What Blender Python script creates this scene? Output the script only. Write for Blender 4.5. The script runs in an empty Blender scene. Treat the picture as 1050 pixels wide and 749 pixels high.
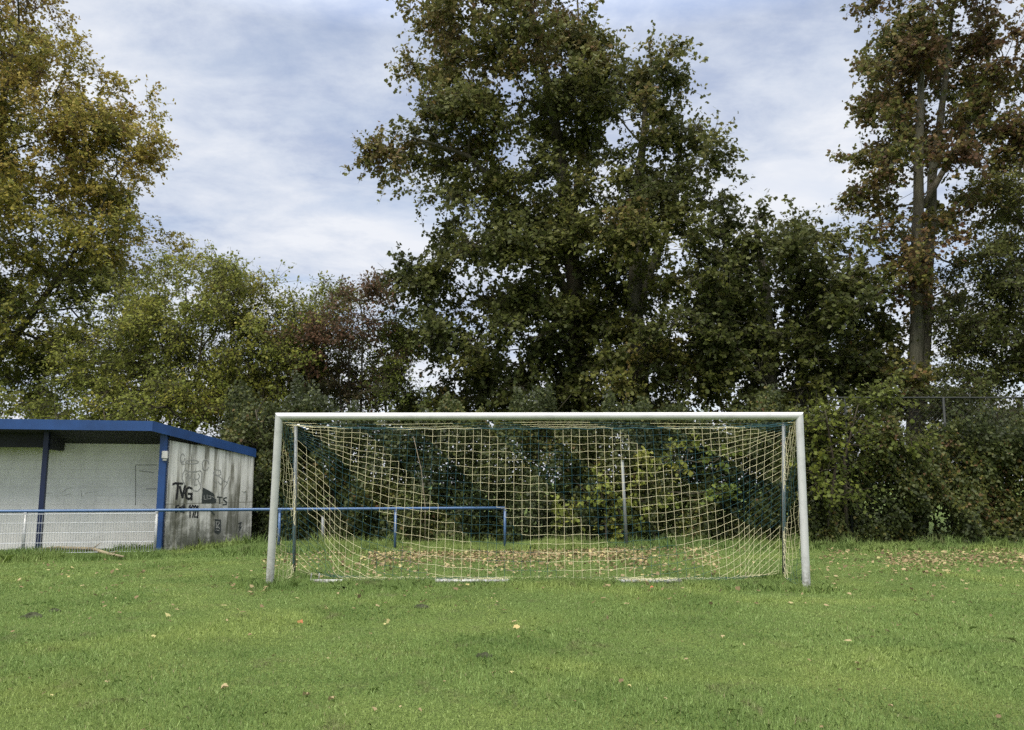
import bpy, math, random, zlib
import numpy as np
from math import radians as R

random.seed(7)
rng = np.random.default_rng(11)
sc = bpy.context.scene
C = sc.collection

# ------------------------------------------------------------------ camera model (photo pixels 1050 x 749)
F, CX, CY, EYE, PITCH = 789.0, 525.0, 393.5, 1.5, R(7.33)
def ray(px, py):
    a, b = (px-CX)/F, -(py-CY)/F
    return np.array([a, math.cos(PITCH)-b*math.sin(PITCH), math.sin(PITCH)+b*math.cos(PITCH)])
def at(px, py, Y):
    d = ray(px, py); return np.array([0, 0, EYE]) + d*(Y/d[1])
def gnd(px, py, z=0.0):
    d = ray(px, py); return np.array([0, 0, EYE]) + d*((z-EYE)/d[2])
def onplane(px, py, p0, n):
    d = ray(px, py); o = np.array([0, 0, EYE]); return o + d*(np.dot(np.asarray(p0)-o, n)/np.dot(d, n))

# ------------------------------------------------------------------ object helpers
def tag(o, label=None, cat=None, group=None, kind=None):
    if label: o['label'] = label
    if cat: o['category'] = cat
    if group: o['group'] = group
    if kind: o['kind'] = kind
    return o
def thing(name, loc, label, cat, group=None, rotz=0):
    o = bpy.data.objects.new(name, None); C.objects.link(o)
    o.empty_display_size = .3
    o.location = loc; o.rotation_euler = (0, 0, rotz)
    return tag(o, label, cat, group)
def link(name, me, mats, parent=None, smooth=False):
    o = bpy.data.objects.new(name, me); C.objects.link(o)
    for m in (mats if isinstance(mats, (list, tuple)) else [mats]): me.materials.append(m)
    if smooth:
        me.polygons.foreach_set('use_smooth', np.ones(len(me.polygons), dtype=bool))
    if parent is not None:
        o.parent = parent
    return o
def np_mesh(name, V, nper, tint=None, mat_idx=None):
    """V (n, nper, 3): n separate polygons of nper vertices"""
    n = V.shape[0]
    me = bpy.data.meshes.new(name)
    me.vertices.add(n*nper); me.vertices.foreach_set('co', V.astype(np.float32).ravel())
    me.loops.add(n*nper); me.loops.foreach_set('vertex_index', np.arange(n*nper, dtype=np.int32))
    me.polygons.add(n)
    me.polygons.foreach_set('loop_start', np.arange(0, n*nper, nper, dtype=np.int32))
    me.polygons.foreach_set('loop_total', np.full(n, nper, dtype=np.int32))
    if mat_idx is not None: me.polygons.foreach_set('material_index', mat_idx.astype(np.int32))
    me.update(calc_edges=True)
    if tint is not None:
        a = me.attributes.new('tint', 'FLOAT', 'FACE'); a.data.foreach_set('value', tint.astype(np.float32))
    return me
class MB:
    def __init__(self): self.v = []; self.f = []; self.m = []
    def add(self, vs, fs, mi=0):
        k = len(self.v); self.v += [tuple(map(float, p)) for p in vs]
        self.f += [tuple(i+k for i in f) for f in fs]; self.m += [mi]*len(fs)
    def box(self, a, b, mi=0):
        x0, y0, z0 = a; x1, y1, z1 = b
        self.add([(x0,y0,z0),(x1,y0,z0),(x1,y1,z0),(x0,y1,z0),(x0,y0,z1),(x1,y0,z1),(x1,y1,z1),(x0,y1,z1)],
                 [(0,3,2,1),(4,5,6,7),(0,1,5,4),(1,2,6,5),(2,3,7,6),(3,0,4,7)], mi)
    def hexa(self, p, mi=0):   # 8 points, bottom ring then top ring
        self.add(p, [(0,3,2,1),(4,5,6,7),(0,1,5,4),(1,2,6,5),(2,3,7,6),(3,0,4,7)], mi)
    def tube(self, pts, rad, n=8, mi=0, cap=True, endcut=None):
        pts = [np.asarray(p, float) for p in pts]
        if not hasattr(rad, '__len__'): rad = [rad]*len(pts)
        rings = []; prev = None
        for i, p in enumerate(pts):
            t = pts[min(i+1, len(pts)-1)]-pts[max(i-1, 0)]; t = t/(np.linalg.norm(t)+1e-9)
            if prev is None:
                h = np.array([0,0,1.]) if abs(t[2]) < .9 else np.array([1.,0,0])
                u = np.cross(t, h)
            else: u = prev - t*np.dot(prev, t)
            u /= np.linalg.norm(u)+1e-9; prev = u; w = np.cross(t, u)
            ring = [p+rad[i]*(math.cos(2*math.pi*k/n)*u+math.sin(2*math.pi*k/n)*w) for k in range(n)]
            if endcut and i in endcut:
                q0, qn = endcut[i]
                ring = [q + t*(np.dot(q0-q, qn)/np.dot(t, qn)) for q in ring]
            rings.append(ring)
        vs = [q for r in rings for q in r]; fs = []
        for i in range(len(pts)-1):
            for k in range(n):
                a, b = i*n+k, i*n+(k+1) % n
                fs.append((a, b, b+n, a+n))
        if cap: fs.append(tuple(range(n))[::-1]); fs.append(tuple(range((len(pts)-1)*n, len(pts)*n)))
        self.add(vs, fs, mi)
    def mesh(self, name):
        me = bpy.data.meshes.new(name); me.from_pydata(self.v, [], self.f)
        me.polygons.foreach_set('material_index', np.array(self.m, dtype=np.int32))
        me.update(); return me
    def build(self, name, mats, parent=None, smooth=False):
        return link(name, self.mesh(name), mats, parent, smooth)
def bevel(o, w=.006, seg=2):
    m = o.modifiers.new('bevel', 'BEVEL'); m.width = w; m.segments = seg; m.limit_method = 'ANGLE'
    return o

# ------------------------------------------------------------------ material helpers
class NT:
    def __init__(self, name):
        self.m = bpy.data.materials.new(name); self.m.use_nodes = True
        self.t = self.m.node_tree; self.t.nodes.clear()
        self.out = self.n('ShaderNodeOutputMaterial')
    def n(self, typ, **kw):
        nd = self.t.nodes.new(typ)
        for k, v in kw.items():
            if k in nd.inputs.keys() and not hasattr(nd, k): nd.inputs[k].default_value = v
            else: setattr(nd, k, v)
        return nd
    def l(self, a, b): self.t.links.new(a, b)
    def noise(self, vec, scale, detail=4, rough=.55, dist=0.0):
        nd = self.n('ShaderNodeTexNoise'); nd.inputs['Scale'].default_value = scale
        nd.inputs['Detail'].default_value = detail; nd.inputs['Roughness'].default_value = rough
        nd.inputs['Distortion'].default_value = dist
        if vec is not None: self.l(vec, nd.inputs['Vector'])
        return nd.outputs['Fac']
    def ramp(self, fac, stops, interp='LINEAR'):
        nd = self.n('ShaderNodeValToRGB'); cr = nd.color_ramp; cr.interpolation = interp
        while len(cr.elements) < len(stops): cr.elements.new(.5)
        for e, (p, c) in zip(cr.elements, stops):
            e.position = p; e.color = (c[0], c[1], c[2], 1) if hasattr(c, '__len__') else (c, c, c, 1)
        self.l(fac, nd.inputs['Fac']); return nd.outputs['Color']
    def mix(self, a, b, fac, mode='MIX'):
        nd = self.n('ShaderNodeMix', data_type='RGBA', blend_type=mode)
        for s, v in ((nd.inputs[6], a), (nd.inputs[7], b), (nd.inputs[0], fac)):
            if hasattr(v, 'node'): self.l(v, s)
            else: s.default_value = (v[0], v[1], v[2], 1) if hasattr(v, '__len__') else v
        return nd.outputs[2]
    def math(self, op, a, b=0.0, clamp=False):
        nd = self.n('ShaderNodeMath', operation=op); nd.use_clamp = clamp
        for s, v in ((nd.inputs[0], a), (nd.inputs[1], b)):
            if hasattr(v, 'node'): self.l(v, s)
            else: s.default_value = v
        return nd.outputs[0]
    def mapping(self, vec, scale=(1,1,1), loc=(0,0,0)):
        nd = self.n('ShaderNodeMapping'); nd.inputs['Scale'].default_value = scale; nd.inputs['Location'].default_value = loc
        self.l(vec, nd.inputs['Vector']); return nd.outputs[0]
    def coord(self, which='Object'): return self.n('ShaderNodeTexCoord').outputs[which]
    def pos(self): return self.n('ShaderNodeNewGeometry').outputs['Position']
    def bump(self, h, strength=.3, dist=.02):
        nd = self.n('ShaderNodeBump'); nd.inputs['Strength'].default_value = strength; nd.inputs['Distance'].default_value = dist
        self.l(h, nd.inputs['Height']); return nd.outputs[0]
    def pbr(self, col, rough=.6, metal=0., spec=.4, normal=None):
        nd = self.n('ShaderNodeBsdfPrincipled')
        for s, v in ((nd.inputs['Base Color'], col), (nd.inputs['Roughness'], rough), (nd.inputs['Metallic'], metal), (nd.inputs['Specular IOR Level'], spec)):
            if hasattr(v, 'node'): self.l(v, s)
            else: s.default_value = (v[0], v[1], v[2], 1) if hasattr(v, '__len__') else v
        if normal is not None: self.l(normal, nd.inputs['Normal'])
        return nd.outputs[0]
    def end(self, sh): self.l(sh, self.out.inputs['Surface']); return self.m

def simple(name, col, rough=.55, metal=0., var=.25, scale=6., spec=.4, bump=.0):
    t = NT(name); v = t.coord()
    n = t.noise(v, scale, 5)
    dark = tuple(c*(1-var) for c in col); lite = tuple(min(1, c*(1+var*.6)) for c in col)
    col_ = t.ramp(n, [(.3, dark), (.7, lite)])
    nm = t.bump(t.noise(v, scale*8, 3), bump, .01) if bump else None
    return t.end(t.pbr(col_, rough, metal, spec, nm))

def leafmat(name, stops, transl=.22, spec=.2, rough=.55):
    t = NT(name)
    a = t.n('ShaderNodeAttribute'); a.attribute_name = 'tint'
    col = t.ramp(a.outputs['Fac'], stops)
    p = t.pbr(col, rough, 0, spec)
    tr = t.n('ShaderNodeBsdfTranslucent'); t.l(t.mix(col, (1, 1, .55), .12), tr.inputs['Color'])
    mx = t.n('ShaderNodeMixShader'); mx.inputs[0].default_value = transl
    t.l(p, mx.inputs[1]); t.l(tr.outputs[0], mx.inputs[2])
    return t.end(mx.outputs[0])

# palettes: tint 0 .. 0.6 greens, 0.6 .. 1 autumn colours
M_maple = leafmat('maple_leaf', [(0,(.030,.042,.009)),(.3,(.060,.073,.014)),(.58,(.115,.12,.022)),(.7,(.155,.125,.034)),(.85,(.125,.072,.027)),(1,(.085,.042,.022))])
M_green = leafmat('green_leaf', [(0,(.058,.08,.013)),(.35,(.135,.16,.022)),(.6,(.22,.225,.032)),(.8,(.26,.21,.035)),(1,(.15,.09,.03))], .28)
M_yellow = leafmat('yellowing_leaf', [(0,(.052,.07,.011)),(.35,(.13,.14,.018)),(.55,(.265,.23,.034)),(.75,(.33,.235,.045)),(.9,(.13,.07,.03)),(1,(.09,.045,.028))], .28)
M_red = leafmat('red_brown_leaf', [(0,(.035,.04,.014)),(.3,(.07,.05,.022)),(.7,(.10,.05,.03)),(1,(.14,.075,.04))], .3)
M_ivy = leafmat('ivy_leaf', [(0,(.016,.024,.008)),(.45,(.036,.050,.012)),(.72,(.066,.080,.017)),(.88,(.11,.105,.022)),(1,(.12,.07,.03))], .2, .22, .5)
M_lime = leafmat('sapling_leaf', [(0,(.10,.14,.025)),(.6,(.19,.22,.04)),(1,(.28,.26,.06))], .35)

def barkmat(name, a, b):
    t = NT(name); v = t.pos()
    m = t.mapping(v, (6, 6, .9))
    n = t.noise(m, 2.2, 6, .65, .6); n2 = t.noise(v, .9, 3)
    col = t.mix(t.ramp(n, [(.3, a), (.7, b)]), (.07, .085, .045), t.ramp(n2, [(.45, 0.), (.75, .55)]))
    return t.end(t.pbr(col, .9, 0, .15, t.bump(n, .7, .03)))
M_bark = barkmat('grey_bark', (.05,.045,.035), (.16,.145,.11))
M_darkbark = barkmat('dark_bark', (.03,.026,.02), (.09,.075,.055))

# ------------------------------------------------------------------ foliage builders
MAPLE = np.array([(0,0,0),(.50,.18,-.10),(.30,.45,-.04),(.34,.80,-.10),(0,1,-.08),(-.34,.80,-.10),(-.30,.45,-.04),(-.50,.18,-.10)])
OVAL = np.array([(0,0,0),(.30,.30,-.07),(.25,.68,-.08),(0,1,-.06),(-.25,.68,-.08),(-.30,.30,-.07)])
IVY = np.array([(0,0,0),(.46,.12,-.05),(.30,.5,-.04),(0,1,-.08),(-.30,.5,-.04),(-.46,.12,-.05)])
DENS = 3.5
LSIZE = .82
def norm(a): return a/(np.linalg.norm(a, axis=-1, keepdims=True)+1e-9)
def leaf_polys(P, A, N, S, shape):
    A = norm(A); B = norm(np.cross(A, N)); N = np.cross(B, A)
    L = shape[None, :, :]
    curl = rng.uniform(.3, 2.2, (len(P), 1, 1))
    return P[:, None, :] + S[:, None, None]*(L[..., 0:1]*B[:, None, :] + L[..., 1:2]*A[:, None, :] + curl*L[..., 2:3]*N[:, None, :])
def cluster_leaves(cen, outd, per, spread, size, shape, tbase, tvar):
    """twiglets fanning out of every cluster centre, leaves set along them and crowded at their tips"""
    n = len(cen); ntw = np.maximum(3, rng.poisson(per*DENS/10., n)); tw = np.repeat(np.arange(n), ntw); q = len(tw)
    D = norm(outd[tw]*.55+rng.normal(0, .8, (q, 3))*np.array([1, 1, .7])+np.array([0, 0, .12]))
    Ln = spread*rng.uniform(.8, 2.55, q); st = cen[tw]+rng.normal(0, .25*spread, (q, 3))
    droop = rng.uniform(.05, .35, q)
    k = rng.poisson(10, q); idx = np.repeat(np.arange(q), k); m = len(idx)
    f = rng.uniform(.08, 1, m)**.75
    P = st[idx]+D[idx]*(Ln[idx]*f)[:, None]; P[:, 2] -= droop[idx]*Ln[idx]*f*f
    P += rng.normal(0, .055, (m, 3))
    A = norm(D[idx]*.7+rng.normal(0, .6, (m, 3))+np.array([0, 0, -.35]))
    N = norm(np.array([0, 0, .8])+outd[tw][idx]*.4+rng.normal(0, .55, (m, 3)))
    S = LSIZE*size*rng.uniform(.5, 1.3, m)
    t = np.clip(tbase[tw][idx]+rng.normal(0, tvar*.6, q)[idx]+rng.normal(0, tvar*.75, m), 0, 1)
    end = st+D*Ln[:, None]*.93; end[:, 2] -= droop*Ln*.86
    mid = st+D*Ln[:, None]*.5; mid[:, 2] -= droop*Ln*.25
    return leaf_polys(P, A, N, S, shape), t, (cen[tw], mid, end)

def lobe_points(lobes, dens):
    """lobes: (px, py, rx, ry, Y, depth_radius, tint) -> cluster centres in the world"""
    pts, outs, tints, = [], [], []
    for (px, py, rx, ry, Y, dr, tb) in lobes:
        c = at(px, py, Y); s = Y/F
        rad = np.array([rx*s, dr, ry*s])
        n = max(4, int(rx*ry*3.14/700*dens)); N_ = n; n = max(4, n*3//5)
        d = norm(rng.normal(0, 1, (n, 3)))
        ph = rng.uniform(0, 6.28, 6)
        wob = 1+.13*np.sin(3.1*d[:, 0]*2+ph[0])*np.sin(4.3*d[:, 2]+ph[1])+.10*np.sin(7*d[:, 2]+5*d[:, 0]+ph[2])
        r = rng.uniform(.12, 1, n)**.42*wob
        stray = rng.random(n) < .07
        r = np.where(stray, r*rng.uniform(1.0, 1.14, n), r)
        q = c+d*r[:, None]*rad; tt_ = tb+rng.normal(0, .10, n)
        k = rng.integers(0, n, N_); sg = min(.45, .33*min(rad))
        pts.append(q[k]+np.clip(rng.normal(0, 1, (N_, 3)), -1.7, 1.7)*sg*np.array([1, 1, .6])); outs.append(d[k])
        tints.append(tt_[k]+rng.normal(0, .05, N_))
    return np.concatenate(pts), np.concatenate(outs), np.concatenate(tints)

def branch_graph(trunk, pts, maxr_min=.012):
    """greedy tree: every cluster hangs on the nearest node nearer to the root"""
    nodes = [np.asarray(p, float) for p in trunk]; par = [-1]+list(range(len(trunk)-1))
    dist = [0.]
    for i in range(1, len(trunk)): dist.append(dist[-1]+np.linalg.norm(nodes[i]-nodes[i-1]))
    low = 1 if len(trunk) > 2 else 0
    top = np.array(trunk[-1]); base = np.array(trunk[0])
    order = np.argsort(np.linalg.norm(pts-np.array(trunk[len(trunk)*2//3]), axis=1))
    arr = np.zeros((len(pts)*2+len(trunk)+4, 3)); arr[:len(nodes)] = nodes
    darr = np.zeros(len(arr)); darr[:len(nodes)] = dist; cnt = len(nodes)
    for i in order:
        p = pts[i]
        dv = arr[low:cnt]-p
        dd = np.linalg.norm(dv, axis=1)
        cost = dd+.25*darr[low:cnt]+np.maximum(0, dv[:, 2])*.9     # prefer to grow upwards
        j = int(np.argmin(cost))+low
        q = arr[j]; mid = q+(p-q)*.55+rng.normal(0, .06*dd[j-low], 3)-np.array([0, 0, .08*dd[j-low]])
        arr[cnt] = mid; darr[cnt] = darr[j]+np.linalg.norm(mid-q); par.append(j); cnt += 1
        arr[cnt] = p; darr[cnt] = darr[cnt-1]+np.linalg.norm(p-mid); par.append(cnt-1); cnt += 1
    return arr[:cnt], par

def branches_mesh(mb, nodes, par, ntrunk, trunk_r, twig=.007, power=2.3):
    n = len(nodes); w = np.full(n, twig**power); w[:] = twig**power
    acc = np.zeros(n)
    for i in range(n-1, 0, -1):
        acc[i] += w[i]*.6
        acc[par[i]] += acc[i]
    r = acc**(1/power)
    for i in range(ntrunk, n):
        a, b = nodes[par[i]], nodes[i]
        ra = min(r[par[i]], r[i]*1.25); 
        if par[i] < ntrunk: ra = min(r[i]*1.3, trunk_r[min(par[i], len(trunk_r)-1)]*.8)
        mb.tube([a, b], [ra, r[i]], 5 if r[i] > .03 else 4, cap=False)

def make_tree(name, label, trunks, lobes, dens, per, spread, size, shape, leaf_m, bark_m, cat='tree', tvar=.10, twig=.008, group='trees behind the goal'):
    """trunks: list of [(px, py, Y), ...] polylines with radii; the first one roots the crown"""
    global rng
    rng = np.random.default_rng(zlib.crc32(label.encode()))      # every tree keeps its own shape
    root_p = trunks[0][0][0]
    b = gnd(root_p[0], root_p[1]) if len(root_p) == 2 else at(*root_p)
    b = np.array([b[0], b[1], 0.])
    t = thing(name, b, label, cat, group)
    pts, outs, tints = lobe_points(lobes, dens)
    keep = pts[:, 2] > .25; pts, outs, tints = pts[keep], outs[keep], tints[keep]
    mb = MB()
    allx, allr = [], []
    for (poly, rads) in trunks:
        P = [at(*p) for p in poly]; 
        if P[0][2] < .35: P[0][2] = -.05
        # smooth subdivision with a little sway
        Q, RR = [], []
        for i in range(len(P)-1):
            for k in range(4):
                f = k/4; Q.append(P[i]*(1-f)+P[i+1]*f+rng.normal(0, rads[i]*.10, 3)*(1 if (i+k) else 0)); RR.append(rads[i]*(1-f)+rads[i+1]*f)
        Q.append(P[-1]); RR.append(rads[-1])
        if P[0][2] < .3: RR[0] *= 1.35
        mb.tube([q-b for q in Q], RR, 10)
        allx.append(Q); allr.append(RR)
    # each cluster hangs on its nearest trunk
    owner = np.array([int(np.argmin([min(np.linalg.norm(np.array(Q)-p, axis=1)) for Q in allx])) for p in pts])
    for k, (Q, RR) in enumerate(zip(allx, allr)):
        sel = pts[owner == k]
        if len(sel) == 0: continue
        lo = len(Q)//4
        nodes, par = branch_graph([q for q in Q[lo:]], sel)
        branches_mesh(mb, nodes-b, par, len(Q)-lo, RR[lo:], twig)
    polys, tt, (ta, tm, te) = cluster_leaves(pts, outs, per, spread, size, shape, tints, tvar)
    for a_, m_, e_ in zip(ta-b, tm-b, te-b): mb.tube([a_, m_, e_], [.006, .005, .003], 3, cap=False)
    mb.build('trunk', bark_m, t, smooth=True)
    ok = polys[:, :, 2].min(axis=1) > .02
    me = np_mesh('crown', polys[ok]-b, shape.shape[0], tt[ok])
    link('crown', me, leaf_m, t)
    return t

# ------------------------------------------------------------------ camera
cam_d = bpy.data.cameras.new('camera'); cam = bpy.data.objects.new('camera', cam_d); C.objects.link(cam)
cam.location = (0, 0, EYE); cam.rotation_euler = (math.pi/2+PITCH, 0, 0)
cam_d.sensor_width = 36; cam_d.lens = F/1050*36; cam_d.shift_y = (CY-374.5)/1050
cam_d.clip_start = .05; cam_d.clip_end = 3000
sc.camera = cam

# ------------------------------------------------------------------ sky, sun
SUN_EL, SUN_AZ = R(54), R(208)       # azimuth clockwise from +Y: behind the camera, to its left
w = bpy.data.worlds.new('World'); sc.world = w; w.use_nodes = True
nt = w.node_tree; nt.nodes.clear()
def wn(typ): return nt.nodes.new(typ)
def wm(op, a, b=0., clamp=False):
    nd = wn('ShaderNodeMath'); nd.operation = op; nd.use_clamp = clamp
    for s, v in ((nd.inputs[0], a), (nd.inputs[1], b)):
        if hasattr(v, 'node'): nt.links.new(v, s)
        else: s.default_value = v
    return nd.outputs[0]
def wramp(fac, stops):
    nd = wn('ShaderNodeValToRGB'); cr = nd.color_ramp
    while len(cr.elements) < len(stops): cr.elements.new(.5)
    for e, (p, c) in zip(cr.elements, stops):
        e.position = p; e.color = (*c, 1) if hasattr(c, '__len__') else (c, c, c, 1)
    nt.links.new(fac, nd.inputs[0]); return nd.outputs[0]
sky = wn('ShaderNodeTexSky'); sky.sky_type = 'NISHITA'; sky.sun_disc = False
sky.sun_elevation = SUN_EL; sky.sun_rotation = SUN_AZ
bg1 = wn('ShaderNodeBackground'); bg1.inputs[1].default_value = .09; nt.links.new(sky.outputs[0], bg1.inputs[0])
tc = wn('ShaderNodeTexCoord'); sx = wn('ShaderNodeSeparateXYZ'); nt.links.new(tc.outputs['Generated'], sx.inputs[0])
zz = wm('MAXIMUM', sx.outputs[2], 0.0); zd = wm('ADD', zz, .16)
cb = wn('ShaderNodeCombineXYZ'); nt.links.new(wm('DIVIDE', sx.outputs[0], zd), cb.inputs[0]); nt.links.new(wm('DIVIDE', sx.outputs[1], zd), cb.inputs[1])
def wnoise(scale, detail, rough, sc3, loc=(0,0,0), dist=0.):
    mp = wn('ShaderNodeMapping'); mp.inputs['Scale'].default_value = sc3; mp.inputs['Location'].default_value = loc
    nt.links.new(cb.outputs[0], mp.inputs[0])
    nd = wn('ShaderNodeTexNoise'); nt.links.new(mp.outputs[0], nd.inputs[0])
    nd.inputs['Scale'].default_value = scale; nd.inputs['Detail'].default_value = detail; nd.inputs['Roughness'].default_value = rough
    nd.inputs['Distortion'].default_value = dist
    return nd.outputs[0]
n1 = wnoise(1.5, 5, .5, (1, 1, 1), (3.1, 1.7, 0), .15)
n2 = wnoise(4.6, 7, .66, (.9, 1.1, 1), (7.3, .4, 0), .2)
nmix = wm('ADD', wm('ADD', wm('MULTIPLY', n1, .62), wm('MULTIPLY', n2, .38)), wm('MULTIPLY', wm('SUBTRACT', .40, zz), .32))
ccol = wramp(nmix, [(.35, (.33,.41,.60)), (.43, (.45,.515,.665)), (.50, (.59,.645,.755)), (.61, (.77,.795,.85))])
lum = wm('ADD', .56, wm('MULTIPLY', wm('POWER', wm('MULTIPLY', wm('SUBTRACT', zz, .52), 2.1, True), 1.0), 2.9))
wmx = wn('ShaderNodeMix'); wmx.data_type = 'RGBA'; nt.links.new(wm('MULTIPLY', wm('SUBTRACT', zz, .54), 4., True), wmx.inputs[0])
nt.links.new(ccol, wmx.inputs[6]); wmx.inputs[7].default_value = (.66, .645, .62, 1)
bg2 = wn('ShaderNodeBackground'); nt.links.new(wmx.outputs[2], bg2.inputs[0]); nt.links.new(lum, bg2.inputs[1])
n3 = wnoise(2.4, 5, .55, (.5, 1.4, 1), (1.3, 5.2, 0), .3)
cover = wramp(n3, [(.36, .72), (.52, 1.)])
mx = wn('ShaderNodeMixShader'); nt.links.new(cover, mx.inputs[0]); nt.links.new(bg1.outputs[0], mx.inputs[1]); nt.links.new(bg2.outputs[0], mx.inputs[2])
wo = wn('ShaderNodeOutputWorld'); nt.links.new(mx.outputs[0], wo.inputs[0])

sl = bpy.data.lights.new('sun', 'SUN'); sl.energy = 1.5; sl.angle = R(28); sl.color = (1, .92, .80)
so = bpy.data.objects.new('sun', sl); C.objects.link(so); so.location = (-10, -10, 30)
from mathutils import Vector
sd = Vector((math.sin(SUN_AZ)*math.cos(SUN_EL), math.cos(SUN_AZ)*math.cos(SUN_EL), math.sin(SUN_EL)))
so.rotation_euler = sd.to_track_quat('Z', 'Y').to_euler()

# ------------------------------------------------------------------ ground
t = NT('lawn'); v = t.pos()
a = t.noise(v, .55, 5, .6, .3); b = t.noise(v, 3.2, 5, .65); c = t.noise(v, 45., 4, .7)
col = t.ramp(a, [(.3, (.09,.135,.036)), (.5, (.12,.17,.044)), (.7, (.15,.185,.05))])
col = t.mix(col, (.10,.085,.05), t.ramp(b, [(.56, 0.), (.72, .55)]))
col = t.mix(col, (.02,.032,.01), t.ramp(c, [(.40, .75), (.58, 0.)]))
M_lawn = t.end(t.pbr(col, .95, 0, .1, t.bump(c, .8, .03)))
xs = np.concatenate([[-1500,-300,-80], np.linspace(-34, 34, 69), [80,300,1500]])
ys = np.concatenate([[-1500,-200,-30], np.linspace(-4, 44, 49), [90,300,1500]])
def gz(x, y):
    near = np.clip((34-np.abs(x))/4, 0, 1)*np.clip((44-y)/5, 0, 1)*np.clip((y+4)/3, 0, 1)
    return near*(.014*np.sin(x*.9+1.3*np.sin(y*.6))+.012*np.sin(y*1.3+x*.35))
mb = MB(); nx = len(xs)
vs = [(x, y, float(gz(x, y))-.012) for y in ys for x in xs]
mb.add(vs, [(j*nx+i, j*nx+i+1, (j+1)*nx+i+1, (j+1)*nx+i) for j in range(len(ys)-1) for i in range(nx-1)])
g = mb.build('ground', M_lawn, smooth=True); tag(g, kind='structure')

# key ground positions
POST_L, POST_R = gnd(276.3, 601), gnd(827.1, 605)
GY = (POST_L[1]+POST_R[1])/2
POLE_L, POLE_R = gnd(301.5, 591), gnd(803.5, 592)
RAIL0 = np.array([(33-CX)/F*15.9, 15.9, 0]); RSTEP = np.array([2.49*.979, 2.49*.2035, 0])
def rail_y(x): return RAIL0[1]+(x-RAIL0[0])*RSTEP[1]/RSTEP[0]

# ------------------------------------------------------------------ grass blades
t = NT('grass_blade')
at_ = t.n('ShaderNodeAttribute'); at_.attribute_name = 'tint'
v = t.pos()
pn = t.noise(v, .75, 4, .55, .4); p2 = t.noise(t.mapping(v, (1, 1, 1), (31, 7, 0)), .42, 4, .6, .5)
base = t.ramp(at_.outputs['Fac'], [(0,(.145,.215,.064)),(.4,(.225,.328,.096)),(.75,(.275,.375,.128)),(.92,(.33,.37,.15)),(1,(.44,.39,.23))])
base = t.mix(base, (.35,.42,.12), t.ramp(p2, [(.47, 0.), (.64, .6)]))
base = t.mix(base, (.09,.165,.04), t.ramp(pn, [(.36, .5), (.5, 0.)]))
p3 = t.noise(t.mapping(v, (1, .8, 1), (11, 3, 0)), 2.1, 5, .65, .6)
base = t.mix(base, (.20,.18,.10), t.ramp(p3, [(.58, 0.), (.70, .7)]))
pp = t.pbr(base, .55, 0, .3)
tr = t.n('ShaderNodeBsdfTranslucent'); t.l(base, tr.inputs['Color'])
mxs = t.n('ShaderNodeMixShader'); mxs.inputs[0].default_value = .25; t.l(pp, mxs.inputs[1]); t.l(tr.outputs[0], mxs.inputs[2])
M_grass = t.end(mxs.outputs[0])

def blades(P, h, wid, tint, lean=.55):
    n = len(P); az = rng.uniform(0, 6.283, n); ld = rng.uniform(0, 6.283, n); ln = np.abs(rng.normal(0, lean, n))
    side = np.stack([np.cos(az), np.sin(az), np.zeros(n)], 1)*wid[:, None]*.5
    ldv = np.stack([np.cos(ld), np.sin(ld), np.zeros(n)], 1)
    mid = P+ldv*(h*ln*.28)[:, None]; mid[:, 2] += h*.55
    tip = P+ldv*(h*ln)[:, None]; tip[:, 2] += h*np.clip(1-.35*ln, .35, 1)
    V = np.stack([P-side, P+side, mid+side*.75, tip, mid-side*.75], 1)
    return V, tint
def gsample(n, d0, d1, expo):
    # distance with density ~ d**-expo per square metre inside the widened view wedge
    u = rng.random(n); k = 2-expo
    d = (d0**k+u*(d1**k-d0**k))**(1/k)
    x = rng.uniform(-1, 1, n)*(d*.74+.7)
    return x, d
GB, GT = [], []
def gadd(x, y, h, wid, tint, lean=.55):
    P = np.stack([x, y, gz(x, y)-.012], 1); V, tt = blades(P, h, wid, tint, lean); GB.append(V); GT.append(tt)
n = 520000
x, y = gsample(n, 3.9, 22.5, 1.75)
hh = .027*rng.uniform(.5, 1.5, n)*(1+.35*np.sin(x*1.7+2*np.sin(y*1.1)))
gadd(x, y, hh, np.clip(.0035+.0006*(y-4), .0035, .013)*rng.uniform(.7, 1.4, n), np.clip(rng.beta(2, 2.6, n)*.85+.05*np.sin(x*.8+y*.5)+(rng.random(n) < .05)*.35, 0, 1))
# sparse taller tufts in the lawn
nt_ = 90; tx, ty = gsample(nt_, 4, 14, 1.2); k = 26
x = np.repeat(tx, k)+rng.normal(0, .05, nt_*k); y = np.repeat(ty, k)+rng.normal(0, .05, nt_*k)
gadd(x, y, .06*rng.uniform(.5, 1.4, len(x)), np.full(len(x), .006), np.clip(rng.normal(.45, .16, len(x)), 0, 1), .7)
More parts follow.
